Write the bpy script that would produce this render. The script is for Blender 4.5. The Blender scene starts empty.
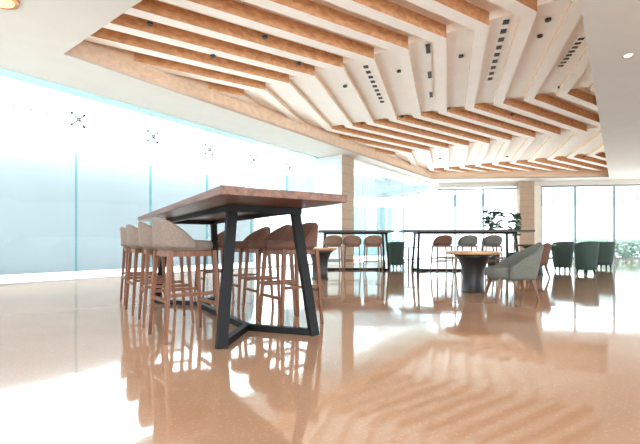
import bpy, bmesh, math, random
from mathutils import Vector, Matrix
R = random.Random(7)
S = bpy.context.scene
C = S.collection
PI = math.pi

# ---------------------------------------------------------------- camera, sky, exposure
EYE = 0.72
cam = bpy.data.cameras.new('camera')
cam.sensor_width = 36.0
cam.lens = 36.0 * 400 / 640
cam.shift_y = 21.0 / 640
cam.clip_end = 500
co = bpy.data.objects.new('camera', cam)
co.location = (0, 0, EYE)
co.rotation_euler = (PI / 2, 0, 0)
C.objects.link(co)
S.camera = co

world = bpy.data.worlds.new('world')
S.world = world
world.use_nodes = True
bg = world.node_tree.nodes['Background']
bg.inputs['Color'].default_value = (0.90, 0.97, 1.0, 1)
bg.inputs['Strength'].default_value = 5.0

sun = bpy.data.lights.new('sun', 'SUN')
sun.energy = 5.0
sun.angle = math.radians(14)
sun.color = (1.0, 0.97, 0.92)
so = bpy.data.objects.new('sun', sun)
so.rotation_euler = Vector((-0.34, 0.25, 0.91)).to_track_quat('Z', 'Y').to_euler()
C.objects.link(so)

S.view_settings.view_transform = 'Standard'
S.view_settings.look = 'None'
S.view_settings.exposure = 0.28
S.view_settings.gamma = 1.0
S.view_settings.use_curve_mapping = False
S.cycles.use_denoising = True
S.cycles.max_bounces = 12
S.cycles.diffuse_bounces = 6
S.cycles.transparent_max_bounces = 24
S.cycles.caustics_reflective = False
S.cycles.caustics_refractive = False
S.cycles.sample_clamp_indirect = 6.0


# ---------------------------------------------------------------- materials
def srgb(r, g, b):
    f = lambda c: (c / 255 / 12.92) if c / 255 <= 0.04045 else ((c / 255 + 0.055) / 1.055) ** 2.4
    return (f(r), f(g), f(b), 1)


def newmat(name):
    m = bpy.data.materials.new(name)
    m.use_nodes = True
    return m, m.node_tree, m.node_tree.nodes['Principled BSDF']


def plain(name, col, rough=0.5, metal=0.0, var=0.06, scale=8.0, bump=0.0, emit=None):
    m, t, p = newmat(name)
    n = t.nodes
    tc = n.new('ShaderNodeTexCoord')
    nz = n.new('ShaderNodeTexNoise')
    nz.inputs['Scale'].default_value = scale
    nz.inputs['Detail'].default_value = 4
    t.links.new(tc.outputs['Object'], nz.inputs['Vector'])
    rp = n.new('ShaderNodeValToRGB')
    c = srgb(*col)
    rp.color_ramp.elements[0].position = 0.3
    rp.color_ramp.elements[1].position = 0.7
    rp.color_ramp.elements[0].color = tuple(x * (1 - var) for x in c[:3]) + (1,)
    rp.color_ramp.elements[1].color = tuple(min(1, x * (1 + var)) for x in c[:3]) + (1,)
    t.links.new(nz.outputs['Fac'], rp.inputs['Fac'])
    t.links.new(rp.outputs['Color'], p.inputs['Base Color'])
    p.inputs['Roughness'].default_value = rough
    p.inputs['Metallic'].default_value = metal
    if bump:
        b = n.new('ShaderNodeBump')
        b.inputs['Strength'].default_value = bump
        b.inputs['Distance'].default_value = 0.01
        t.links.new(nz.outputs['Fac'], b.inputs['Height'])
        t.links.new(b.outputs['Normal'], p.inputs['Normal'])
    if emit:
        p.inputs['Emission Color'].default_value = srgb(*emit[0])
        p.inputs['Emission Strength'].default_value = emit[1]
    return m


def wood(name, dark, light, axis=0, rough=0.45, coord='Object', freq=14):
    m, t, p = newmat(name)
    n = t.nodes
    tc = n.new('ShaderNodeTexCoord')
    mp = n.new('ShaderNodeMapping')
    sc = [freq] * 3
    sc[axis] = freq * 0.06
    mp.inputs['Scale'].default_value = sc
    nz = n.new('ShaderNodeTexNoise')
    nz.inputs['Scale'].default_value = 1.6
    nz.inputs['Detail'].default_value = 6
    nz.inputs['Distortion'].default_value = 0.6
    rp = n.new('ShaderNodeValToRGB')
    rp.color_ramp.elements[0].position = 0.32
    rp.color_ramp.elements[1].position = 0.68
    rp.color_ramp.elements[0].color = srgb(*dark)
    rp.color_ramp.elements[1].color = srgb(*light)
    t.links.new(tc.outputs[coord], mp.inputs['Vector'])
    t.links.new(mp.outputs['Vector'], nz.inputs['Vector'])
    t.links.new(nz.outputs['Fac'], rp.inputs['Fac'])
    t.links.new(rp.outputs['Color'], p.inputs['Base Color'])
    p.inputs['Roughness'].default_value = rough
    return m


def pane_mat(name, tint, refl=0.06):
    # thin architectural pane: straight-through tint plus a fresnel mirror
    m = bpy.data.materials.new(name)
    m.use_nodes = True
    t = m.node_tree
    n = t.nodes
    n.clear()
    o = n.new('ShaderNodeOutputMaterial')
    tr = n.new('ShaderNodeBsdfTransparent')
    tr.inputs['Color'].default_value = tint
    gl = n.new('ShaderNodeBsdfGlossy')
    gl.inputs['Roughness'].default_value = 0.02
    gl.inputs['Color'].default_value = (0.9, 0.97, 1, 1)
    fr = n.new('ShaderNodeLayerWeight')
    fr.inputs['Blend'].default_value = 0.12
    mu = n.new('ShaderNodeMath')
    mu.operation = 'MULTIPLY'
    mu.inputs[1].default_value = 0.55
    mx = n.new('ShaderNodeMixShader')
    t.links.new(fr.outputs['Fresnel'], mu.inputs[0])
    t.links.new(mu.outputs[0], mx.inputs['Fac'])
    t.links.new(tr.outputs[0], mx.inputs[1])
    t.links.new(gl.outputs[0], mx.inputs[2])
    t.links.new(mx.outputs[0], o.inputs['Surface'])
    return m


def floor_mat():
    m = bpy.data.materials.new('polished_terrazzo')
    m.use_nodes = True
    t = m.node_tree
    n = t.nodes
    n.clear()
    o = n.new('ShaderNodeOutputMaterial')
    df = n.new('ShaderNodeBsdfDiffuse')
    gl = n.new('ShaderNodeBsdfGlossy')
    gl.inputs['Roughness'].default_value = 0.06
    gl.inputs['Color'].default_value = (1, 0.985, 0.97, 1)
    tc = n.new('ShaderNodeTexCoord')
    n1 = n.new('ShaderNodeTexNoise')
    n1.inputs['Scale'].default_value = 0.9
    n1.inputs['Detail'].default_value = 5
    n2 = n.new('ShaderNodeTexVoronoi')
    n2.inputs['Scale'].default_value = 55
    t.links.new(tc.outputs['Object'], n1.inputs['Vector'])
    t.links.new(tc.outputs['Object'], n2.inputs['Vector'])
    r1 = n.new('ShaderNodeValToRGB')
    r1.color_ramp.elements[0].position = 0.3
    r1.color_ramp.elements[1].position = 0.72
    r1.color_ramp.elements[0].color = srgb(176, 136, 108)
    r1.color_ramp.elements[1].color = srgb(196, 156, 127)
    r2 = n.new('ShaderNodeValToRGB')
    r2.color_ramp.elements[0].color = srgb(222, 198, 178)
    r2.color_ramp.elements[1].color = srgb(176, 138, 112)
    r2.color_ramp.elements[0].position = 0.05
    r2.color_ramp.elements[1].position = 0.35
    t.links.new(n1.outputs['Fac'], r1.inputs['Fac'])
    t.links.new(n2.outputs['Distance'], r2.inputs['Fac'])
    mc = n.new('ShaderNodeMix')
    mc.data_type = 'RGBA'
    mc.inputs['Factor'].default_value = 0.25
    t.links.new(r1.outputs['Color'], mc.inputs[6])
    t.links.new(r2.outputs['Color'], mc.inputs[7])
    t.links.new(mc.outputs[2], df.inputs['Color'])
    # faint ripple of the hand-polished slab
    bz = n.new('ShaderNodeTexNoise')
    bz.inputs['Scale'].default_value = 5.0
    bz.inputs['Detail'].default_value = 3
    t.links.new(tc.outputs['Object'], bz.inputs['Vector'])
    bp = n.new('ShaderNodeBump')
    bp.inputs['Strength'].default_value = 0.035
    bp.inputs['Distance'].default_value = 0.02
    t.links.new(bz.outputs['Fac'], bp.inputs['Height'])
    t.links.new(bp.outputs['Normal'], gl.inputs['Normal'])
    fr = n.new('ShaderNodeFresnel')
    fr.inputs['IOR'].default_value = 2.7
    mx = n.new('ShaderNodeMixShader')
    t.links.new(fr.outputs[0], mx.inputs['Fac'])
    t.links.new(df.outputs[0], mx.inputs[1])
    t.links.new(gl.outputs[0], mx.inputs[2])
    t.links.new(mx.outputs[0], o.inputs['Surface'])
    return m


M = {}
M['floor'] = floor_mat()
M['ceil'] = plain('ceiling_plaster', (208, 204, 198), 0.85, var=0.02, scale=3)
M['cream'] = plain('cream_panel', (247, 241, 235), 0.7, var=0.02, scale=4)
M['reveal'] = wood('pale_oak_reveal', (206, 178, 152), (224, 200, 176), 0, 0.6, freq=6)
M['rib'] = wood('oak_rib', (182, 132, 92), (216, 168, 124), 0, 0.5, freq=9)
M['header'] = plain('pale_blue_header', (190, 226, 232), 0.4, var=0.02)
M['tile'] = plain('pale_tile', (222, 232, 232), 0.35, var=0.02)
M['glass'] = pane_mat('clear_glass', (0.93, 0.985, 0.99, 1))
M['fin'] = pane_mat('green_edge_glass', (0.62, 0.86, 0.86, 1))
M['steel'] = plain('brushed_steel', (150, 152, 155), 0.3, 0.9, var=0.05)
M['frame'] = plain('grey_mullion', (112, 122, 128), 0.45, 0.3)
M['black'] = plain('black_steel', (12, 12, 13), 0.5, 0.0)
M['black'].node_tree.nodes['Principled BSDF'].inputs['Specular IOR Level'].default_value = 0.2
M['blackp'] = plain('black_pedestal', (24, 22, 22), 0.45)
M['top'] = wood('walnut_top', (74, 45, 33), (124, 82, 62), 1, 0.4, freq=16)
M['topdark'] = wood('dark_and_shaded_top', (52, 42, 38), (84, 68, 58), 1, 0.45, freq=16)  # dark round-table wood, and shade painted into the back bar tabletops
M['round'] = wood('ash_top', (176, 130, 88), (212, 168, 122), 0, 0.4, freq=10)
M['leg'] = wood('walnut_leg', (86, 48, 28), (130, 80, 48), 2, 0.45, freq=22)
M['taupe'] = plain('taupe_fabric', (122, 108, 98), 0.9, var=0.12, scale=60, bump=0.2)
M['brown'] = plain('brown_fabric', (102, 70, 56), 0.9, var=0.12, scale=60, bump=0.2)
M['grey'] = plain('grey_fabric', (104, 105, 98), 0.9, var=0.15, scale=50, bump=0.2)
M['green'] = plain('green_fabric', (62, 79, 73), 0.9, var=0.15, scale=50, bump=0.2)
M['tan'] = plain('tan_fabric', (128, 100, 86), 0.9, var=0.12, scale=50, bump=0.2)
M['pale'] = plain('pale_piping', (222, 220, 210), 0.7)
M['stone'] = plain('beige_stone', (168, 146, 125), 0.6, var=0.05, scale=5)
M['stonejoint'] = plain('stone_joint', (128, 108, 92), 0.8)
M['leaf'] = plain('leaf_green', (70, 94, 72), 0.6, var=0.3, scale=9)
M['hedge'] = plain('hedge_green', (132, 150, 134), 0.8, var=0.3, scale=6)
M['stem'] = plain('stem_brown', (92, 78, 56), 0.8)
M['planter'] = plain('dark_planter', (36, 44, 42), 0.6)
M['dark'] = plain('dark_void', (16, 15, 15), 0.6)
M['bluewall'] = plain('blue_grey_render', (119, 122, 125), 0.8, var=0.06, scale=0.5)
M['paving'] = plain('white_paving', (238, 240, 240), 0.7, var=0.03, scale=1.0)
M['bldg'] = plain('white_facade', (226, 232, 234), 0.8, var=0.03)
M['bldgwin'] = plain('blue_facade_glass', (122, 132, 136), 0.3)
M['teal'] = plain('teal_screen', (104, 128, 131), 0.5, var=0.06, scale=2)
M['lamp'] = plain('warm_lamp', (255, 220, 170), 0.5, emit=((255, 176, 92), 1.6))
M['lampw'] = plain('white_lamp', (255, 250, 240), 0.5, emit=((255, 246, 232), 8.0))
M['copper'] = plain('copper_trim', (190, 130, 80), 0.35, 0.8)


# ---------------------------------------------------------------- mesh helpers
def bm_new():
    return bmesh.new()


def add_box(bm, c, s, rot=None, mi=0):
    mat = Matrix.Translation(c) @ (rot.to_4x4() if rot else Matrix.Identity(4)) @ Matrix.Diagonal((s[0], s[1], s[2], 1))
    g = bmesh.ops.create_cube(bm, size=1, matrix=mat)
    for v in g['verts']:
        for f in v.link_faces:
            f.material_index = mi
    return g['verts']


def add_bar(bm, p, q, w, h=None, mi=0, w2=None):
    """square bar from p to q, width w (height h), optional end width w2"""
    p, q = Vector(p), Vector(q)
    d = (q - p)
    L = d.length
    d.normalize()
    up = Vector((0, 0, 1)) if abs(d.z) < 0.9 else Vector((0, 1, 0))
    x = d.cross(up).normalized()
    y = x.cross(d).normalized()
    h = h or w
    k = (w2 / w) if w2 else 1
    vs = []
    for pt, s in ((p, 1), (q, k)):
        for a, b in ((-1, -1), (1, -1), (1, 1), (-1, 1)):
            vs.append(bm.verts.new(pt + x * a * w * s / 2 + y * b * h * s / 2))
    for f in ((3, 2, 1, 0), (4, 5, 6, 7), (0, 1, 5, 4), (1, 2, 6, 5), (2, 3, 7, 6), (3, 0, 4, 7)):
        bm.faces.new([vs[i] for i in f]).material_index = mi


def add_tube(bm, pts, rad, n=8, mi=0):
    """round tube along pts; rad is a number or a list"""
    pts = [Vector(p) for p in pts]
    rad = rad if isinstance(rad, (list, tuple)) else [rad] * len(pts)
    rings = []
    for i, p in enumerate(pts):
        d = (pts[min(i + 1, len(pts) - 1)] - pts[max(i - 1, 0)]).normalized()
        up = Vector((0, 0, 1)) if abs(d.z) < 0.9 else Vector((0, 1, 0))
        x = d.cross(up).normalized()
        y = x.cross(d).normalized()
        rings.append([bm.verts.new(p + (x * math.cos(2 * PI * k / n) + y * math.sin(2 * PI * k / n)) * rad[i]) for k in range(n)])
    for a, b in zip(rings, rings[1:]):
        for k in range(n):
            f = bm.faces.new((a[k], a[(k + 1) % n], b[(k + 1) % n], b[k]))
            f.smooth = True
            f.material_index = mi
    bm.faces.new(list(reversed(rings[0]))).material_index = mi
    bm.faces.new(rings[-1]).material_index = mi


def add_lathe(bm, prof, c=(0, 0, 0), n=32, mi=0):
    """prof: (radius, z) from bottom to top"""
    rings = []
    for r, z in prof:
        if r < 1e-5:
            rings.append([bm.verts.new((c[0], c[1], c[2] + z))])
        else:
            rings.append([bm.verts.new((c[0] + r * math.cos(2 * PI * k / n), c[1] + r * math.sin(2 * PI * k / n), c[2] + z)) for k in range(n)])
    for a, b in zip(rings, rings[1:]):
        for k in range(n):
            k2 = (k + 1) % n
            if len(a) == 1 and len(b) == 1:
                continue
            if len(a) == 1:
                f = bm.faces.new((a[0], b[k2], b[k]))
            elif len(b) == 1:
                f = bm.faces.new((a[k], a[k2], b[0]))
            else:
                f = bm.faces.new((a[k], a[k2], b[k2], b[k]))
            f.smooth = True
            f.material_index = mi
    if len(rings[0]) > 1:
        bm.faces.new(list(reversed(rings[0]))).material_index = mi
    if len(rings[-1]) > 1:
        bm.faces.new(rings[-1]).material_index = mi


def add_prism(bm, poly, z0, z1, side=0, bottom=0, top=0):
    a = [bm.verts.new((p[0], p[1], z0)) for p in poly]
    b = [bm.verts.new((p[0], p[1], z1)) for p in poly]
    area = sum(poly[i][0] * poly[(i + 1) % len(poly)][1] - poly[(i + 1) % len(poly)][0] * poly[i][1] for i in range(len(poly)))
    fb = bm.faces.new(list(reversed(a)) if area > 0 else a)
    ft = bm.faces.new(b if area > 0 else list(reversed(b)))
    fb.material_index = bottom
    ft.material_index = top
    for i in range(len(poly)):
        j = (i + 1) % len(poly)
        q = (a[i], a[j], b[j], b[i])
        f = bm.faces.new(q if area > 0 else tuple(reversed(q)))
        f.material_index = side


def obj(name, bm, mats, parent=None, bevel=0.0, smooth=False):
    me = bpy.data.meshes.new(name)
    bmesh.ops.recalc_face_normals(bm, faces=bm.faces)
    bm.to_mesh(me)
    bm.free()
    if smooth:
        for p in me.polygons:
            p.use_smooth = True
    for m in (mats if isinstance(mats, (list, tuple)) else [mats]):
        me.materials.append(m)
    o = bpy.data.objects.new(name, me)
    C.objects.link(o)
    if parent:
        o.parent = parent
    if bevel:
        b = o.modifiers.new('bevel', 'BEVEL')
        b.width = bevel
        b.segments = 2
        b.limit_method = 'ANGLE'
    return o


def tag(o, label, cat, group=None, kind=None):
    o['label'] = label
    o['category'] = cat
    if group:
        o['group'] = group
    if kind:
        o['kind'] = kind
    return o


def thing(name, label, cat, loc=(0, 0, 0), rot=0.0, group=None):
    o = bpy.data.objects.new(name, None)
    o.empty_display_size = 0.1
    C.objects.link(o)
    o.location = loc
    o.rotation_euler = (0, 0, rot)
    return tag(o, label, cat, group)


def struct(name, bm, mats, parent=None, bevel=0.0):
    o = obj(name, bm, mats, parent, bevel)
    if not parent:
        o['kind'] = 'structure'
    return o


def dup(root, loc, rot, label, group=None, swap=None):
    r = root.copy()
    C.objects.link(r)
    r.location = loc
    r.rotation_euler = (0, 0, rot)
    r['label'] = label
    if group:
        r['group'] = group
    def rec(src, dst):
        for ch in list(src.children):
            c = ch.copy()
            if swap and c.type == 'MESH' and c.data.materials and c.data.materials[0] in swap:
                key = (c.data.name, swap[c.data.materials[0]].name)
                if key not in SWAP:
                    d = c.data.copy()
                    d.materials[0] = swap[c.data.materials[0]]
                    SWAP[key] = d
                c.data = SWAP[key]
            C.objects.link(c)
            c.parent = dst
            rec(ch, c)
    rec(root, r)
    return r


SWAP = {}


def face(fx, fy):
    """rotation that turns local +Y to face (fx, fy)"""
    return math.atan2(fy, fx) - PI / 2


def V2(p, d, s):
    return (p[0] + d[0] * s, p[1] + d[1] * s)


# ---------------------------------------------------------------- the room shell
W = (0.6, 0.8)            # direction along the glass wall
N = (0.8, -0.6)           # from the glass into the room
G0 = (-4.7, 7.75)         # the glass joint nearest the camera
ZC = 3.62                 # lower ceiling
ZR = 3.92                 # underside of the zigzag ribs
ZI = 4.005                # infill panels between ribs
ZT = 4.12                 # recessed ceiling above the ribs
PC = (0.72, 13.10)        # pier, near corner in the room
PE = V2(PC, W, 0.74)      # pier, far corner in the room
GP = V2(PC, N, -1.126)    # pier meets the glass line
FC = (5.50, 19.60)        # far corner of the room
BD = Vector((9.2, -1.2, 0)).normalized()
BW = (BD.x, BD.y)         # along the back wall
BR = V2(FC, BW, 13.0)     # back wall, right end
G2 = V2(PE, N, -0.10)
FC2 = (FC[0], FC[1])

# floor
bm = bm_new()
GA = V2(G0, W, -12.5)
poly = [GA, GP, V2(GP, W, 0.74), V2(PE, N, -0.3), V2(FC, N, -0.3), V2(FC, BW, 13.0), (19.5, -2.5), (6.0, -2.5)]
add_prism(bm, poly, -0.12, 0.0)
struct('floor', bm, M['floor'])

# recess in the ceiling (a parallelogram-like four sided opening)
RA = (-3.94, 6.14)                      # left corner
RB = V2(RA, W, 15.0)                    # far left
RD = V2(RA, (0.8, -0.6), 6.45)           # near right (out of the frame)
RCn = (12.75, 17.65)                     # far right
rec = [RA, RD, RCn, RB]
# the four flat strips of the lower ceiling round the recess
bm = bm_new()
a0, a1, a2, a3 = rec
OL = V2(GA, N, 0.0)
OF = V2(FC, W, 0.6)
OF = (OF[0] - 1.2, OF[1])
ON = (9.0, -2.5)
OX = (19.5, -2.5)
OB = V2(BR, BW, 1.0)
add_prism(bm, [OL, ON, a1, a0], ZC, ZC + 0.06)
add_prism(bm, [ON, OX, OB, a2, a1], ZC, ZC + 0.06)
add_prism(bm, [a3, a2, OB, OF], ZC, ZC + 0.06)
add_prism(bm, [OL, a0, a3, OF], ZC, ZC + 0.06)
# reveal of the recess
for p, q in ((a0, a1), (a1, a2), (a2, a3), (a3, a0)):
    d = Vector((q[0] - p[0], q[1] - p[1]))
    d.normalize()
    nx = (d.y, -d.x)
    add_prism(bm, [p, q, V2(q, nx, 0.05), V2(p, nx, 0.05)], ZC + 0.002, ZT + 0.05, side=1, bottom=0, top=1)
# recessed top
add_prism(bm, [V2(a0, N, -0.1), a1, V2(a2, BW, 0.1), a3], ZT, ZT + 0.06, bottom=2, side=2, top=2)
struct('ceiling', bm, [M['ceil'], M['reveal'], M['cream']])

# glass wall header strip
bm = bm_new()
h0, h1 = V2(GA, N, 0.0), GP
add_prism(bm, [V2(h0, N, 0.22), V2(h1, N, 0.22), V2(h1, N, -0.08), V2(h0, N, -0.08)], ZC - 0.035, ZC + 0.0)
struct('trim_1', bm, M['header'])
bm = bm_new()
add_prism(bm, [V2(G2, N, 0.10), V2(FC, N, 0.10), V2(FC, N, -0.08), V2(G2, N, -0.08)], ZC - 0.06, ZC + 0.0)
struct('trim_2', bm, M['pale'])

# pier of coursed stone
bm = bm_new()
quad = [PC, PE, V2(PE, N, -1.126), GP]
add_prism(bm, quad, 0, ZC)
cx = sum(p[0] for p in quad) / 4
cy = sum(p[1] for p in quad) / 4
quad2 = [(p[0] + (p[0] - cx) * -0.012, p[1] + (p[1] - cy) * -0.012) for p in quad]
bm.free()
bm = bm_new()
z = 0.0
while z < ZC - 0.01:
    z1 = min(z + 0.292, ZC)
    add_prism(bm, quad, z, z1)
    if z1 < ZC:
        add_prism(bm, quad2, z1, z1 + 0.012, 1, 1, 1)
    z = z1 + 0.012
struct('wall_pier', bm, [M['stone'], M['stonejoint']])
bm = bm_new()
z = 0.0
while z < ZC - 0.01:
    z1 = min(z + 0.186, ZC)
    add_prism(bm, [V2(PC, W, -0.001), V2(V2(GP, N, 0.03), W, -0.001), V2(V2(GP, N, 0.03), W, -0.03), V2(PC, W, -0.03)], z, z1 - 0.008)
    z = z1
struct('trim_4', bm, M['tile'])


def glass_rect(bm, p, q, z0, z1, th=0.016, mi=0):
    d = Vector((q[0] - p[0], q[1] - p[1]))
    d.normalize()
    nx = (d.y, -d.x)
    h = th / 2
    add_prism(bm, [V2(p, nx, h), V2(q, nx, h), V2(q, nx, -h), V2(p, nx, -h)], z0, z1, mi, mi, mi)


# left glass wall: panes between joints, held by spider fittings
pitch = 1.54
wn = 0
joints = []
NJ = 5
for k in range(-5, NJ):
    p = V2(G0, W, k * pitch)
    q = V2(G0, W, (k + 1) * pitch)
    if k == NJ - 1:
        q = GP
    if k >= 0:
        joints.append(p)
    g = 0.008
    wn += 1
    bm = bm_new()
    glass_rect(bm, V2(p, W, g), V2(q, W, -g), 0.02, 3.09)
    w = struct('window_%d' % wn, bm, M['glass'])
    bm = bm_new()
    glass_rect(bm, V2(p, W, g), V2(q, W, -g), 3.105, ZC - 0.035)
    obj('transom_pane', bm, M['glass'], w)
    # slim channel on the floor
    bm = bm_new()
    add_prism(bm, [V2(p, N, 0.025), V2(q, N, 0.025), V2(q, N, -0.025), V2(p, N, -0.025)], 0.0, 0.03)
    obj('window_sill', bm, M['steel'], w)
    # row of small studs along the transom joint
    bm = bm_new()
    L = math.hypot(q[0] - p[0], q[1] - p[1])
    n = 6
    for i in range(1, n):
        c = V2(V2(p, W, L * i / n), N, 0.012)
        add_box(bm, (c[0], c[1], 3.098), (0.05, 0.012, 0.022), Matrix.Rotation(math.atan2(W[1], W[0]), 3, 'Z'))
    obj('stud_row', bm, M['steel'], w)
# glass fins behind the joints
for i, p in enumerate([V2(G0, W, k * pitch) for k in range(-1, 5)]):
    bm = bm_new()
    glass_rect(bm, V2(p, N, -0.02), V2(p, N, -0.09), 0.0, ZC - 0.035, 0.02)
    struct('trim_%d' % (i + 10), bm, M['fin'])

# spider fittings
ords = ['first', 'second', 'third', 'fourth', 'fifth', 'sixth', 'seventh', 'eighth', 'ninth', 'tenth', 'eleventh', 'twelfth',
        'thirteenth', 'fourteenth', 'fifteenth', 'sixteenth', 'seventeenth', 'eighteenth', 'nineteenth', 'twentieth',
        'twenty-first', 'twenty-second', 'twenty-third', 'twenty-fourth', 'twenty-fifth', 'twenty-sixth']
spid = None
for i, p in enumerate(joints):
    lab = ['steel spider fitting on the left glass wall, at the joint nearest the camera',
           'steel spider fitting on the left glass wall, second joint from the left',
           'steel spider fitting on the glass wall, third joint from the left',
           'steel spider fitting on the glass wall above the long table, fourth joint from left',
           'steel spider fitting on the glass wall above the long table, fifth joint from left',
           'steel spider fitting on the glass wall just left of the stone pier'][i]
    c = V2(p, N, 0.06)
    if spid is None:
        t = spid = thing('spider_fitting', lab, 'glass fitting', (c[0], c[1], 3.098), face(*N), 'spider fittings on the glass wall')
        bm = bm_new()
        bmesh.ops.create_uvsphere(bm, u_segments=12, v_segments=8, radius=0.045)
        obj('hub', bm, M['steel'], t, smooth=True)
        for sx in (-1, 1):
            for sz in (-1, 1):
                bm = bm_new()
                add_tube(bm, [(0, 0, 0), (sx * 0.07, 0.0, sz * 0.07), (sx * 0.11, -0.025, sz * 0.11)], [0.018, 0.015, 0.012])
                a = obj('arm', bm, M['steel'], t)
                bm = bm_new()
                add_tube(bm, [(sx * 0.11, -0.052, sz * 0.11), (sx * 0.11, -0.02, sz * 0.11)], 0.03, 12)
                obj('disc', bm, M['steel'], a)
        bm = bm_new()
        add_tube(bm, [(0, -0.05, 0), (0, 0, 0)], 0.02)
        obj('stem', bm, M['steel'], t)
    else:
        dup(spid, (c[0], c[1], 3.098), face(*N), lab)

# second glass wall behind the pier
L2 = math.hypot(FC[0] - G2[0], FC[1] - G2[1])
d2 = ((FC[0] - G2[0]) / L2, (FC[1] - G2[1]) / L2)


def framed_window(n, p, q, z0, z1, fw=0.05, left=True, right=True, head=True):
    """window_n: a pane with frame members as children"""
    bm = bm_new()
    glass_rect(bm, p, q, z0 + 0.03, z1 - 0.03)
    w = struct('window_%d' % n, bm, M['glass'])
    L = math.hypot(q[0] - p[0], q[1] - p[1])
    d = ((q[0] - p[0]) / L, (q[1] - p[1]) / L)
    nx = (d[1], -d[0])
    h = 0.04

    def seg(s0, s1, za, zb):
        bm = bm_new()
        a, b = V2(p, d, s0), V2(p, d, s1)
        add_prism(bm, [V2(a, nx, h), V2(b, nx, h), V2(b, nx, -h), V2(a, nx, -h)], za, zb)
        obj('window_frame', bm, M['frame'], w)
    seg(0, L, z0, z0 + 0.06)
    if head:
        seg(0, L, z1 - 0.07, z1)
    if left:
        seg(-fw / 2, fw / 2, z0 + 0.06, z1 - 0.07)
    if right:
        seg(L - fw / 2, L + fw / 2, z0 + 0.06, z1 - 0.07)
    return w


for i in range(2):
    p = V2(G2, d2, L2 * i / 2)
    q = V2(G2, d2, L2 * (i + 1) / 2)
    wn += 1
    bm = bm_new()
    glass_rect(bm, V2(p, d2, 0.01), V2(q, d2, -0.01), 0.03, ZC - 0.06)
    w = struct('window_%d' % wn, bm, M['glass'])
    bm = bm_new()
    add_prism(bm, [V2(p, N, 0.025), V2(q, N, 0.025), V2(q, N, -0.025), V2(p, N, -0.025)], 0.0, 0.04)
    obj('window_sill', bm, M['steel'], w)


# back wall: pixels measured along it, converted to metres
def back_at(px):
    k = (px - 320) / 400.0
    s = (k * FC[1] - FC[0]) / (BW[0] - k * BW[1])
    return V2(FC, BW, s)


ZB = 3.42
edges = [438, 455, 483, 516]
for a, b in zip(edges, edges[1:]):
    wn += 1
    framed_window(wn, back_at(a), back_at(b), 0, ZB - 0.06, 0.07, left=a > 440, right=False)
edges = [541, 575, 614, 656, 700]
for a, b in zip(edges, edges[1:]):
    wn += 1
    framed_window(wn, back_at(a), back_at(b), 0, ZB, 0.07, left=True, right=False)
bm = bm_new()
nb = (BW[1], -BW[0])
pa, pb = back_at(438), V2(back_at(700), BW, 0.2)
add_prism(bm, [V2(pa, nb, 0.06), V2(pb, nb, 0.06), V2(pb, nb, -0.1), V2(pa, nb, -0.1)], ZB, ZC)
struct('wall_back', bm, M['ceil'])
# stone pier in the back wall and its white jamb
bm = bm_new()
pa, pb = back_at(517), back_at(531.5)
z = 0.0
q1 = [V2(pa, nb, 0.35), V2(pb, nb, 0.35), V2(pb, nb, -0.25), V2(pa, nb, -0.25)]
q2 = [V2(pa, nb, 0.34), V2(pb, nb, 0.34), V2(pb, nb, -0.24), V2(pa, nb, -0.24)]
while z < ZC - 0.01:
    z1 = min(z + 0.292, ZC)
    add_prism(bm, q1, z, z1)
    if z1 < ZC:
        add_prism(bm, q2, z1, z1 + 0.012, 1, 1, 1)
    z = z1 + 0.012
struct('wall_back_pier', bm, [M['stone'], M['stonejoint']])
bm = bm_new()
pa, pb = back_at(532), back_at(540)
add_prism(bm, [V2(pa, nb, 0.1), V2(pb, nb, 0.1), V2(pb, nb, -0.1), V2(pa, nb, -0.1)], 0, ZB)
struct('trim_3', bm, M['pale'])

# ---------------------------------------------------------------- outside
bm = bm_new()
add_box(bm, (0, 20, -0.2), (160, 160, 0.1))
o = struct('ground', bm, M['paving'])
# courtyard wall beyond the left glass; shoulder rounded to make skylight fade it white
bm = bm_new()
c0 = V2(V2(G0, N, -5.0), W, -16)
c1 = V2(V2(G0, N, -5.0), W, 9.5)
prof = [(0.0, -0.2), (0.0, 0.9), (0.0, 1.95)]
prof += [(-1.9 * (1 - math.cos(a)), 1.95 + 1.9 * math.sin(a)) for a in [PI / 2 * i / 14 for i in range(1, 15)]]
prof += [(-4.0, 3.85), (-4.0, -0.2)]
ra = [bm.verts.new((*V2(c0, N, u), z)) for u, z in prof]
rb = [bm.verts.new((*V2(c1, N, u), z)) for u, z in prof]
for i in range(len(prof)):
    j = (i + 1) % len(prof)
    f = bm.faces.new((ra[i], ra[j], rb[j], rb[i]))
    f.smooth = 0 < i < 16
bm.faces.new(ra)
bm.faces.new(list(reversed(rb)))
struct('wall_courtyard', bm, M['bluewall'])

# ---------------------------------------------------------------- zigzag ribs
KS = (ZR - EYE) / 2.9


def rib_axis(k):
    k = k + 0.25
    P1 = ((2.77 - .47 * k) * KS, (5.0 + .32 * k) * KS)
    P2 = ((3.85 - .50 * k) * KS, (8.3 + .27 * k) * KS)
    P3 = ((7.0 - .50 * k) * KS, (10.4 + .31 * k) * KS)
    P4 = (P3[0] + 1.1 * KS, P3[1] + 3.4 * KS)
    P5 = (P4[0] + 4.5 * KS, P4[1] + 3.0 * KS)
    P0 = (P1[0] - 9.0 * 0.848 * KS, P1[1] - 9.0 * 0.53 * KS)
    return [P0, P1, P2, P3, P4, P5]


def offset(line, h):
    res = []
    for i, p in enumerate(line):
        dirs = []
        if i > 0:
            dirs.append((Vector(p) - Vector(line[i - 1])).normalized())
        if i < len(line) - 1:
            dirs.append((Vector(line[i + 1]) - Vector(p)).normalized())
        nr = [Vector((d.y, -d.x)) for d in dirs]
        m = sum(nr, Vector((0, 0))).normalized()
        res.append(tuple(Vector(p) + m * (h / m.dot(nr[0]))))
    return res


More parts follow.
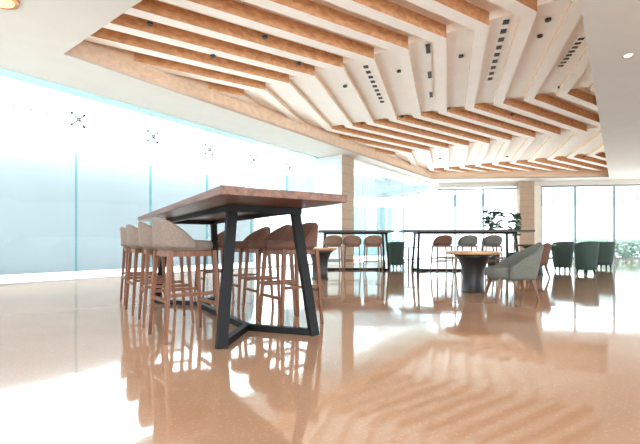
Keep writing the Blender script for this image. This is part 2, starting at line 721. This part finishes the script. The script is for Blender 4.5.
def clip(poly, conv):
    ar = sum(conv[i][0] * conv[(i + 1) % len(conv)][1] - conv[(i + 1) % len(conv)][0] * conv[i][1] for i in range(len(conv)))
    cv = conv if ar > 0 else conv[::-1]
    for i in range(len(cv)):
        a, b = cv[i], cv[(i + 1) % len(cv)]
        side = lambda p: (b[0] - a[0]) * (p[1] - a[1]) - (b[1] - a[1]) * (p[0] - a[0])
        outp = []
        for j in range(len(poly)):
            p, q = poly[j], poly[(j + 1) % len(poly)]
            sp, sq = side(p), side(q)
            if sp >= 0:
                outp.append(p)
            if (sp >= 0) != (sq >= 0):
                t = sp / (sp - sq)
                outp.append((p[0] + (q[0] - p[0]) * t, p[1] + (q[1] - p[1]) * t))
        poly = outp
        if len(poly) < 3:
            return []
    return poly


# lower infill panels in the two bays where the ribs run into the room
bm = bm_new()
for k in range(23, -15, -1):
    L0, R0 = offset(rib_axis(k), 0.10), offset(rib_axis(k - 1), -0.10)
    for i in (1, 3):
        pl = clip([L0[i], L0[i + 1], R0[i + 1], R0[i]], rec)
        if len(pl) >= 3:
            add_prism(bm, pl, ZI, ZT + 0.03)
struct('ceiling_infill', bm, M['cream'])

ribs = []
for k in range(22, -14, -1):
    ax = rib_axis(k)
    A, B = offset(ax, 0.10), offset(ax, -0.10)
    runs, last = [], -5
    for i in range(5):
        pl = clip([A[i], A[i + 1], B[i + 1], B[i]], rec)
        if len(pl) < 3:
            continue
        pl = [i] + pl
        if last != i - 1 or not (any(math.dist(p, q) < 1e-4 for p in pl[1:] for q in runs[-1][-1][1:])):
            runs.append([])
        runs[-1].append(pl)
        last = i
    for run in runs:
        bm = bm_new()
        for pl in run:
            add_prism(bm, pl[1:], ZR, ZT, side=2 if pl[0] in (1, 3) else 0, bottom=1, top=1)
        ribs.append(obj('ceiling_rib', bm, [M['rib'], M['cream'], M['reveal']]))
for i, o in enumerate(ribs):
    tag(o, 'oak-sided zigzag rib in the ceiling recess, %s counting from the left glass wall' % ords[min(i, 25)], 'ceiling rib',
        'zigzag ribs of the ceiling')


# ---------------------------------------------------------------- ceiling fittings
def up_at(px, py, z):
    d = 400.0 * (z - EYE) / (243 - py)
    return ((px - 320) / 400.0 * d, d)


spots = [(265, 38, ZR), (213, 57, ZR), (299, 64, ZR), (345, 87, ZR), (399, 72, ZI), (461, 57, ZI), (540, 37, ZI), (548, 21, ZI),
         (560, 88, ZI), (362, 124, ZI), (402, 117, ZI), (449, 109, ZR), (512, 115, ZR), (150, 25, ZR), (258, 103, ZT),
         (440, 159, ZI), (507, 157, ZI), (584, 157, ZI)]
spots.sort()
spot0 = None
for i, (px, py, z) in enumerate(spots):
    x, y = up_at(px, py, z - 0.03)
    lab = 'small black ceiling spot, %s from the left of the photo' % ords[i]
    if spot0 is None:
        spot0 = t = thing('ceiling_spot', lab, 'ceiling spot', (x, y, z), 0, 'black spots in the ribbed ceiling')
        bm = bm_new()
        add_lathe(bm, [(0.042, -0.03), (0.042, 0.0)], n=16)
        obj('housing', bm, M['dark'], t)
        bm = bm_new()
        add_lathe(bm, [(0.028, -0.032), (0.028, -0.029)], n=16)
        obj('lens', bm, M['black'], t)
    else:
        dup(spot0, (x, y, z), 0, lab)

# rows of black air slots
rows = [((366, 66), (382, 101), 9, 'row of small black air slots in the ceiling, leftmost of the slot rows'),
        ((428, 48), (431, 94), 3, 'row of three long black air slots near the middle of the ceiling'),
        ((506, 21), (490, 78), 9, 'row of nine square black air slots in the ceiling right of centre'),
        ((581, 38), (561, 65), 8, 'row of black air slots nearest the plain right ceiling strip')]
for (a, b, n, lab) in rows:
    zz = ZR if 'leftmost' in lab else ZI
    p, q = up_at(a[0], a[1], zz), up_at(b[0], b[1], zz)
    t = thing('slot_diffuser', lab, 'air vent', (p[0], p[1], zz), math.atan2(q[1] - p[1], q[0] - p[0]), 'air slot rows in the ceiling')
    L = math.hypot(q[0] - p[0], q[1] - p[1])
    bm = bm_new()
    add_box(bm, (L / 2, 0, -0.006), (L + 0.1, 0.10, 0.012))
    obj('faceplate', bm, M['cream'], t)
    for i in range(n):
        bm = bm_new()
        ln = L / n * (0.5 if n > 4 else 0.42)
        add_box(bm, (L * i / (n - 1), 0, -0.016), (ln, 0.085 if n > 4 else 0.07, 0.012))
        obj('slot', bm, M['dark'], t)

# warm round lamp at the top left and small white lamp on the right strip
x, y = up_at(-3, -3, ZC)
t = thing('ceiling_lamp', 'round warm glowing ceiling lamp at the top left corner', 'ceiling lamp', (x, y, ZC))
bm = bm_new()
add_lathe(bm, [(0.16, -0.03), (0.21, -0.03), (0.22, 0.0)], n=32)
obj('rim', bm, M['copper'], t)
bm = bm_new()
add_lathe(bm, [(0.0, -0.035), (0.165, -0.035), (0.165, -0.02)], n=32)
obj('diffuser', bm, M['lamp'], t)
x, y = up_at(628, 55, ZC)
t = thing('ceiling_downlight', 'small white downlight on the plain right ceiling strip', 'ceiling lamp', (x, y, ZC))
bm = bm_new()
add_lathe(bm, [(0.04, -0.012), (0.065, -0.012), (0.07, 0.0)], n=24)
obj('rim', bm, M['pale'], t)
bm = bm_new()
add_lathe(bm, [(0.0, -0.016), (0.042, -0.016), (0.042, -0.004)], n=24)
obj('diffuser', bm, M['lampw'], t)


# ---------------------------------------------------------------- furniture builders
def shell_bm(rx, ry, zb, ztop, thick=0.05, flare=0.0, am=1.75, n=28, rz=6, lean=0.0):
    """wrap-round upholstered shell, back towards -Y. ztop(f) with f = |angle|/am"""
    bm = bm_new()
    cols = []
    for i in range(n + 1):
        a = -am + 2 * am * i / n
        f = abs(a) / am
        zt = ztop(f)
        ring = []
        ux, uy = math.sin(a), -math.cos(a)
        e = 1 / (abs(ux) ** 2.6 + abs(uy) ** 2.6) ** (1 / 2.6)     # slightly squared plan
        th = thick * (1 - 0.25 * f ** 4)

        def pt(inset, z):
            h = (z - zb) / max(0.05, zt - zb)
            k = 1 + flare * max(0, min(1.1, h))
            x = ux * e * (rx * k - inset)
            y = uy * e * (ry * k - inset) - lean * max(0, z - zb) * max(0, -uy)
            return (x, y, z)
        for j in range(rz + 1):                       # outside, going up
            ring.append(pt(0, zb + (zt - thick * 0.5 - zb) * j / rz))
        for j in range(1, 5):                         # rounded rim
            b = PI * j / 5
            ring.append(pt(th / 2 - th / 2 * math.cos(b), zt - thick * 0.5 + thick * 0.5 * math.sin(b)))
        for j in range(rz + 1):                       # inside, going down
            ring.append(pt(th, zt - thick * 0.5 + (zb - zt + thick * 0.5) * j / rz))
        cols.append([bm.verts.new(p) for p in ring])
    m = len(cols[0])
    for a, b in zip(cols, cols[1:]):
        for j in range(m):
            bm.faces.new((a[j], b[j], b[(j + 1) % m], a[(j + 1) % m])).smooth = True
    bm.faces.new(cols[0])
    bm.faces.new(list(reversed(cols[-1])))
    return bm


def pad_bm(rx, ry, z0, z1, n=36, e=2.8, cy=0.0):
    bm = bm_new()
    prof = [(0.90, z0), (0.98, z0 + (z1 - z0) * .25), (1.0, z0 + (z1 - z0) * .55), (0.96, z0 + (z1 - z0) * .88), (0.85, z1), (0.0, z1 + 0.008)]
    rings = []
    for k, z in prof:
        if k == 0:
            rings.append([bm.verts.new((0, cy, z))])
            continue
        r = []
        for i in range(n):
            a = 2 * PI * i / n
            s = 1 / (abs(math.cos(a)) ** e + abs(math.sin(a)) ** e) ** (1 / e)
            r.append(bm.verts.new((rx * k * s * math.cos(a), cy + ry * k * s * math.sin(a), z)))
        rings.append(r)
    for a, b in zip(rings, rings[1:]):
        for i in range(n):
            j = (i + 1) % n
            f = bm.faces.new((a[i], a[j], b[j], b[i]) if len(b) > 1 else (a[i], a[j], b[0]))
            f.smooth = True
    bm.faces.new(list(reversed(rings[0])))
    return bm


def make_stool(label, loc, rot, group, fab):
    t = thing('bar_stool', label, 'bar stool', loc, rot, group)
    zs = 0.705
    obj('seat', pad_bm(0.205, 0.20, zs - 0.045, zs + 0.035), fab, t)
    obj('backrest', shell_bm(0.225, 0.22, zs - 0.02, lambda f: 0.915 - 0.20 * f ** 2.2, 0.04, 0.06, 1.65), fab, t)
    bm = bm_new()
    for sx in (-1, 1):
        add_bar(bm, (sx * 0.165, -0.16, zs - 0.065), (sx * 0.165, 0.16, zs - 0.065), 0.022, 0.04)
        add_bar(bm, (-0.165, sx * 0.16, zs - 0.065), (0.165, sx * 0.16, zs - 0.065), 0.022, 0.04)
    obj('seat_frame', bm, M['leg'], t)
    for sx in (-1, 1):
        for sy in (-1, 1):
            bm = bm_new()
            add_bar(bm, (sx * 0.172, sy * 0.165, zs - 0.04), (sx * 0.205, sy * 0.205, 0.0), 0.034, None, 0, 0.022)
            obj('leg', bm, M['leg'], t)
    for (p, q, z) in (((-1, 1), (1, 1), 0.25), ((-1, -1), (1, -1), 0.30), ((-1, -1), (-1, 1), 0.34), ((1, -1), (1, 1), 0.34)):
        k = 0.172 + (0.205 - 0.172) * (1 - z / zs)
        bm = bm_new()
        add_bar(bm, (p[0] * k, p[1] * k * 0.98, z), (q[0] * k, q[1] * k * 0.98, z), 0.018, 0.026)
        obj('stretcher', bm, M['leg'], t)
    return t


def make_armchair(label, loc, rot, group, fab, legm):
    t = thing('tub_armchair', label, 'armchair', loc, rot, group)
    obj('shell', shell_bm(0.30, 0.28, 0.26, lambda f: 0.73 - 0.32 * f ** 1.35, 0.055, 0.10, 1.95, lean=0.16), fab, t)
    obj('seat', pad_bm(0.27, 0.27, 0.25, 0.41, cy=0.03), fab, t)
    for sx in (-1, 1):
        for sy in (-1, 1):
            bm = bm_new()
            add_bar(bm, (sx * 0.20, sy * 0.19, 0.27), (sx * 0.255, sy * 0.25, 0.0), 0.042, None, 0, 0.022)
            obj('leg', bm, legm, t)
    return t


def make_green_tub(label, loc, rot, group):
    t = thing('tub_chair', label, 'armchair', loc, rot, group)
    obj('shell', shell_bm(0.19, 0.18, 0.10, lambda f: 0.76 - 0.08 * f ** 2.5, 0.05, 0.36, 1.9), M['green'], t)
    obj('seat', pad_bm(0.19, 0.18, 0.10, 0.43, cy=0.02), M['green'], t)
    for sx in (-1, 1):
        for sy in (-1, 1):
            bm = bm_new()
            add_bar(bm, (sx * 0.11, sy * 0.11, 0.12), (sx * 0.125, sy * 0.125, 0.0), 0.035, None, 0, 0.022)
            obj('leg', bm, M['black'], t)
    return t


def make_bar_table(label, loc, rot, length, width, topm, over=0.43, zt=1.05, th=0.052, apex=0.47, inset=0.17, shift=0.0):
    """origin at the middle on the floor, long axis = local Y"""
    t = thing('bar_table', label, 'bar table', loc, rot)
    h = length / 2
    bm = bm_new()
    add_box(bm, (0, 0, zt - th / 2), (width, length, th))
    obj('tabletop', bm, topm, t, bevel=0.004)
    fy = h - over
    bar = 0.05
    tsh = shift * 1.3
    ft, tp = 0.37 * width / 0.89, 0.262 * width / 0.89
    for s in (-1, 1):
        for sx in (-1, 1):
            bm = bm_new()
            add_bar(bm, (shift + sx * ft, s * fy, 0.0), (tsh + sx * tp, s * (fy - inset), zt - th - 0.04), 0.072, 0.045)
            obj('leg', bm, M['black'], t)
            bm = bm_new()
            add_bar(bm, (shift + sx * ft, s * fy, bar / 2 + 0.001), (shift, s * (fy - apex), bar / 2 + 0.001), bar, bar)
            obj('foot_bar', bm, M['black'], t)
        bm = bm_new()
        add_box(bm, (tsh, s * (fy - inset), zt - th - 0.025), (2 * tp + 0.08, 0.075, 0.05))
        obj('cross_beam', bm, M['black'], t)
    bm = bm_new()
    add_box(bm, (shift, 0, bar / 2 + 0.001), (bar, 2 * (fy - apex) + 0.04, bar))
    obj('floor_rail', bm, M['black'], t)
    for sx in (-1, 1):
        bm = bm_new()
        add_box(bm, (tsh + sx * tp, 0, zt - th - 0.02), (0.05, 2 * (fy - inset), 0.04))
        obj('top_rail', bm, M['black'], t)
    return t


def make_round_table(label, loc, r, z, topm=None):
    t = thing('round_table', label, 'round table', loc, 0)
    bm = bm_new()
    add_lathe(bm, [(r - 0.02, z - 0.045), (r, z - 0.03), (r, z - 0.006), (r - 0.006, z)], n=48)
    obj('tabletop', bm, topm or M['round'], t)
    bm = bm_new()
    add_lathe(bm, [(0.17, 0.0), (0.17, 0.015), (0.155, 0.03), (0.15, z * 0.35), (0.165, z * 0.6), (0.215, z * 0.82), (0.29, z - 0.045)], n=32)
    obj('pedestal', bm, M['blackp'], t)
    return t


# ---------------------------------------------------------------- the long table and its stools
A = (-0.567, 2.28)
U = (-0.53, 0.848)
Vv = (0.848, 0.53)
LEN, WID = 3.3, 0.89
cen = V2(V2(A, U, LEN / 2), Vv, WID / 2)
make_bar_table('long walnut-topped bar table on black steel trestles in the foreground', (cen[0], cen[1], 0), math.atan2(U[1], U[0]) - PI / 2,
               LEN, WID, M['top'], inset=0.15, shift=0.07)


def loc_t(s, t):
    p = V2(V2(A, U, s), Vv, t)
    return (p[0], p[1], 0)


gl = 'bar stools at the long walnut table'
st = make_stool('taupe bar stool on the glass side of the long table, nearest the camera', loc_t(0.97, 0.03), face(*Vv) + 0.10, gl, M['taupe'])
dup(st, loc_t(1.65, 0.02), face(*Vv) - 0.05, 'taupe bar stool on the glass side of the long table, second from the camera')
dup(st, loc_t(2.35, 0.0), face(*Vv) + 0.04, 'taupe bar stool on the glass side of the long table, third from the camera')
dup(st, loc_t(3.16, 0.02), face(*Vv), 'taupe bar stool on the glass side of the long table, farthest and leftmost')
sw = {M['taupe']: M['brown']}
b = face(-Vv[0], -Vv[1])
dup(st, loc_t(0.97, 0.96), b + 0.05, 'brown bar stool on the room side of the long table, nearest the right leg', None, sw)
dup(st, loc_t(1.52, 1.0), b - 0.05, 'brown bar stool on the room side of the long table, second from the right leg', None, sw)
dup(st, loc_t(2.1, 1.02), b, 'brown bar stool on the room side of the long table, third from the right leg', None, sw)
dup(st, loc_t(3.17, 0.94), b, 'brown bar stool on the room side of the long table, left of its near leg', None, sw)

# ---------------------------------------------------------------- bar tables at the back
make_bar_table('bar table, top coloured for shade, left of the potted plants, behind the three tan stools', (0.93, 10.7, 0), PI / 2 + 0.03, 1.95, 0.8, M['topdark'], 0.12, apex=0.3, inset=0.06)
make_bar_table('long bar table, top coloured for shade, at the back in front of the tall plants', (3.72, 10.35, 0), PI / 2 - 0.02, 3.25, 0.8, M['topdark'], 0.36, apex=0.35, inset=0.06)
gb = 'bar stools at the back tables'
sw = {M['taupe']: M['tan']}
dup(st, (0.33, 10.1, 0), 0.1, 'tan bar stool at the back left bar table, leftmost of three', gb, sw)
dup(st, (0.82, 10.15, 0), -0.1, 'tan bar stool at the back left bar table, middle of three', gb, sw)
dup(st, (1.33, 10.1, 0), 0.05, 'tan bar stool at the back left bar table, rightmost of three', gb, sw)
sb = {M['taupe']: M['brown']}
dup(st, (3.0, 9.85, 0), 0.1, 'brown bar stool at the back right bar table, left of the round ash table', gb, sb)
sg = {M['taupe']: M['grey']}
dup(st, (3.62, 9.85, 0), 0.0, 'grey bar stool behind the round ash table, left one of two', gb, sg)
dup(st, (4.22, 9.85, 0), -0.1, 'grey bar stool behind the round ash table, right one of two', gb, sg)

# black wire frame stool
t = thing('frame_stool', 'thin black steel frame stool between the two back bar tables', 'stool', (2.68, 11.8, 0), 0.3)
bm = bm_new()
add_box(bm, (0, 0, 0.59), (0.38, 0.36, 0.025))
obj('seat', bm, M['blackp'], t)
for sx in (-1, 1):
    for sy in (-1, 1):
        bm = bm_new()
        add_bar(bm, (sx * 0.17, sy * 0.16, 0.58), (sx * 0.17, sy * 0.16, 0.0), 0.03)
        obj('leg', bm, M['black'], t)
for sx in (-1, 1):
    bm = bm_new()
    add_bar(bm, (sx * 0.17, -0.16, 0.14), (sx * 0.17, 0.16, 0.14), 0.022)
    obj('stretcher', bm, M['black'], t)

# ---------------------------------------------------------------- low round tables and armchairs
make_round_table('round ash-topped table with flared black pedestal, right of centre', (2.27, 5.92, 0), 0.40, 0.60)
make_round_table('round table with black pedestal half hidden behind the long table', (0.0, 8.05, 0), 0.34, 0.62, M['round'])
make_round_table('small dark-topped round table behind the grey armchair', (4.95, 9.2, 0), 0.42, 0.69, M['topdark'])

ga = 'tub armchairs'
ar = make_armchair('large grey tub armchair with wooden legs right of the round ash table', (2.52, 5.28, 0), face(-0.98, 0.12), ga, M['grey'], M['leg'])
dup(ar, (4.4, 8.35, 0), face(-0.5, 0.85), 'brown tub armchair behind the large grey armchair', None, {M['grey']: M['brown']})

gg = 'dark green tub chairs by the back windows'
g1 = make_green_tub('dark green tub chair by the back windows, leftmost of three', (6.18, 10.2, 0), face(0.1, 1), gg)
dup(g1, (6.22, 9.36, 0), face(-0.1, 1), 'dark green tub chair by the back windows, middle and nearest of three')
dup(g1, (8.05, 11.35, 0), face(0.2, 1), 'dark green tub chair by the back windows, rightmost and farthest of three')
dup(g1, (2.13, 11.35, 0), face(-0.3, 1), 'dark green tub chair behind the back left bar table')


# ---------------------------------------------------------------- plants
def make_plant(label, loc, h0, h1, rad, n, seed, pot_r=0.2, pot_h=0.45):
    rr = random.Random(seed)
    t = thing('potted_plant', label, 'plant', loc, 0, 'tall plants by the back bar table')
    bm = bm_new()
    add_lathe(bm, [(pot_r * 0.78, 0), (pot_r, pot_h), (pot_r * 0.9, pot_h), (pot_r * 0.86, pot_h - 0.05), (0, pot_h - 0.05)], n=24)
    obj('planter', bm, M['planter'], t)
    bs, bl = bm_new(), bm_new()
    for k in range(5):
        a = rr.uniform(0, 2 * PI)
        tip = Vector((math.cos(a) * rad * 0.5, math.sin(a) * rad * 0.5, h1 - rr.uniform(0.05, 0.3)))
        add_tube(bs, [(0, 0, pot_h - 0.06), (tip.x * .3, tip.y * .3, (h0 + pot_h) / 2), tuple(tip)], [0.014, 0.011, 0.005], 6)
    for k in range(n):
        a = rr.uniform(0, 2 * PI)
        r = rad * math.sqrt(rr.random())
        c = Vector((math.cos(a) * r, math.sin(a) * r, rr.uniform(h0, h1)))
        d = Vector((math.cos(a), math.sin(a), rr.uniform(-0.5, 0.8))).normalized()
        L = rr.uniform(0.16, 0.26)
        w = d.cross(Vector((rr.uniform(-.4, .4), rr.uniform(-.4, .4), 1))).normalized() * L * 0.34
        up = w.cross(d).normalized() * L * 0.08
        v = [bl.verts.new(c - d * L / 2), bl.verts.new(c + w - up), bl.verts.new(c + d * L / 2 - up * 2), bl.verts.new(c - w - up), bl.verts.new(c + up)]
        for i in range(4):
            bl.faces.new((v[i], v[(i + 1) % 4], v[4]))
    obj('stem', bs, M['stem'], t)
    obj('foliage', bl, M['leaf'], t)
    return t


make_plant('tall leafy plant rising above the back bar table, left one of two', (5.2, 12.0, 0), 1.05, 1.75, 0.32, 90, 3)
make_plant('slim leafy plant above the right end of the back bar table', (5.68, 11.7, 0), 0.95, 1.6, 0.17, 55, 5, 0.17)


def hedge(label, c, s, n, seed):
    rr = random.Random(seed)
    bm = bm_new()
    for k in range(n):
        p = Vector((c[0] + rr.uniform(-.5, .5) * s[0], c[1] + rr.uniform(-.5, .5) * s[1], c[2] + rr.uniform(0, 1) ** 0.8 * s[2]))
        d = Vector((rr.uniform(-1, 1), rr.uniform(-1, 1), rr.uniform(-.3, 1))).normalized()
        L = rr.uniform(0.12, 0.26)
        w = d.orthogonal().normalized() * L * 0.35
        v = [bm.verts.new(p - d * L / 2), bm.verts.new(p + w), bm.verts.new(p + d * L / 2), bm.verts.new(p - w)]
        bm.faces.new(v)
    return tag(obj('hedge', bm, M['hedge']), label, 'hedge', None, 'stuff')


hedge('pale green shrubs outside the right back windows', (16.0, 21.5, -0.15), (5.0, 1.4, 1.1), 2600, 11)


# ---------------------------------------------------------------- buildings outside the back windows
def building(label, loc, rot, L, D, H, floors, bays, sill):
    t = thing('building', label, 'building', loc, rot, 'pale buildings outside')
    bm = bm_new()
    add_box(bm, (0, 0, H / 2 - 0.2), (L, D, H))
    obj('wall', bm, M['bldg'], t)
    for (z0, z1) in floors:
        for i in range(bays):
            bm = bm_new()
            w = L / bays
            add_box(bm, (-L / 2 + w * (i + .5), -D / 2 - 0.03, (z0 + z1) / 2), (w * 0.97, 0.1, z1 - z0))
            obj('window', bm, M['bldgwin'], t)
    bm = bm_new()
    add_box(bm, (0, -0.2, H - 0.1), (L + 0.6, D + 0.6, 0.25))
    obj('roof', bm, M['bldg'], t)
    return t


building('long pale building with a window band seen through the right back windows', (27, 50, 0), -0.05, 34, 8, 7.5, [(5.0, 6.3)], 22, 1)
building('pale glazed building seen through the glass between the pier and far corner', (3.0, 36, 0), 0.1, 13, 8, 8.5, [(4.4, 6.0)], 12, 1)
t = thing('glass_screen', 'pale teal glass screen outside behind the left back bar table', 'screen', (3.2, 27.5, 0), 0.1)
for i in range(4):
    bm = bm_new()
    add_box(bm, (-2.1 + 1.4 * i, 0, 1.5), (1.34, 0.06, 3.4))
    obj('panel', bm, M['teal'], t)
for i in range(5):
    bm = bm_new()
    add_box(bm, (-2.8 + 1.4 * i, 0, 1.55), (0.06, 0.1, 3.5))
    obj('post', bm, M['bldg'], t)
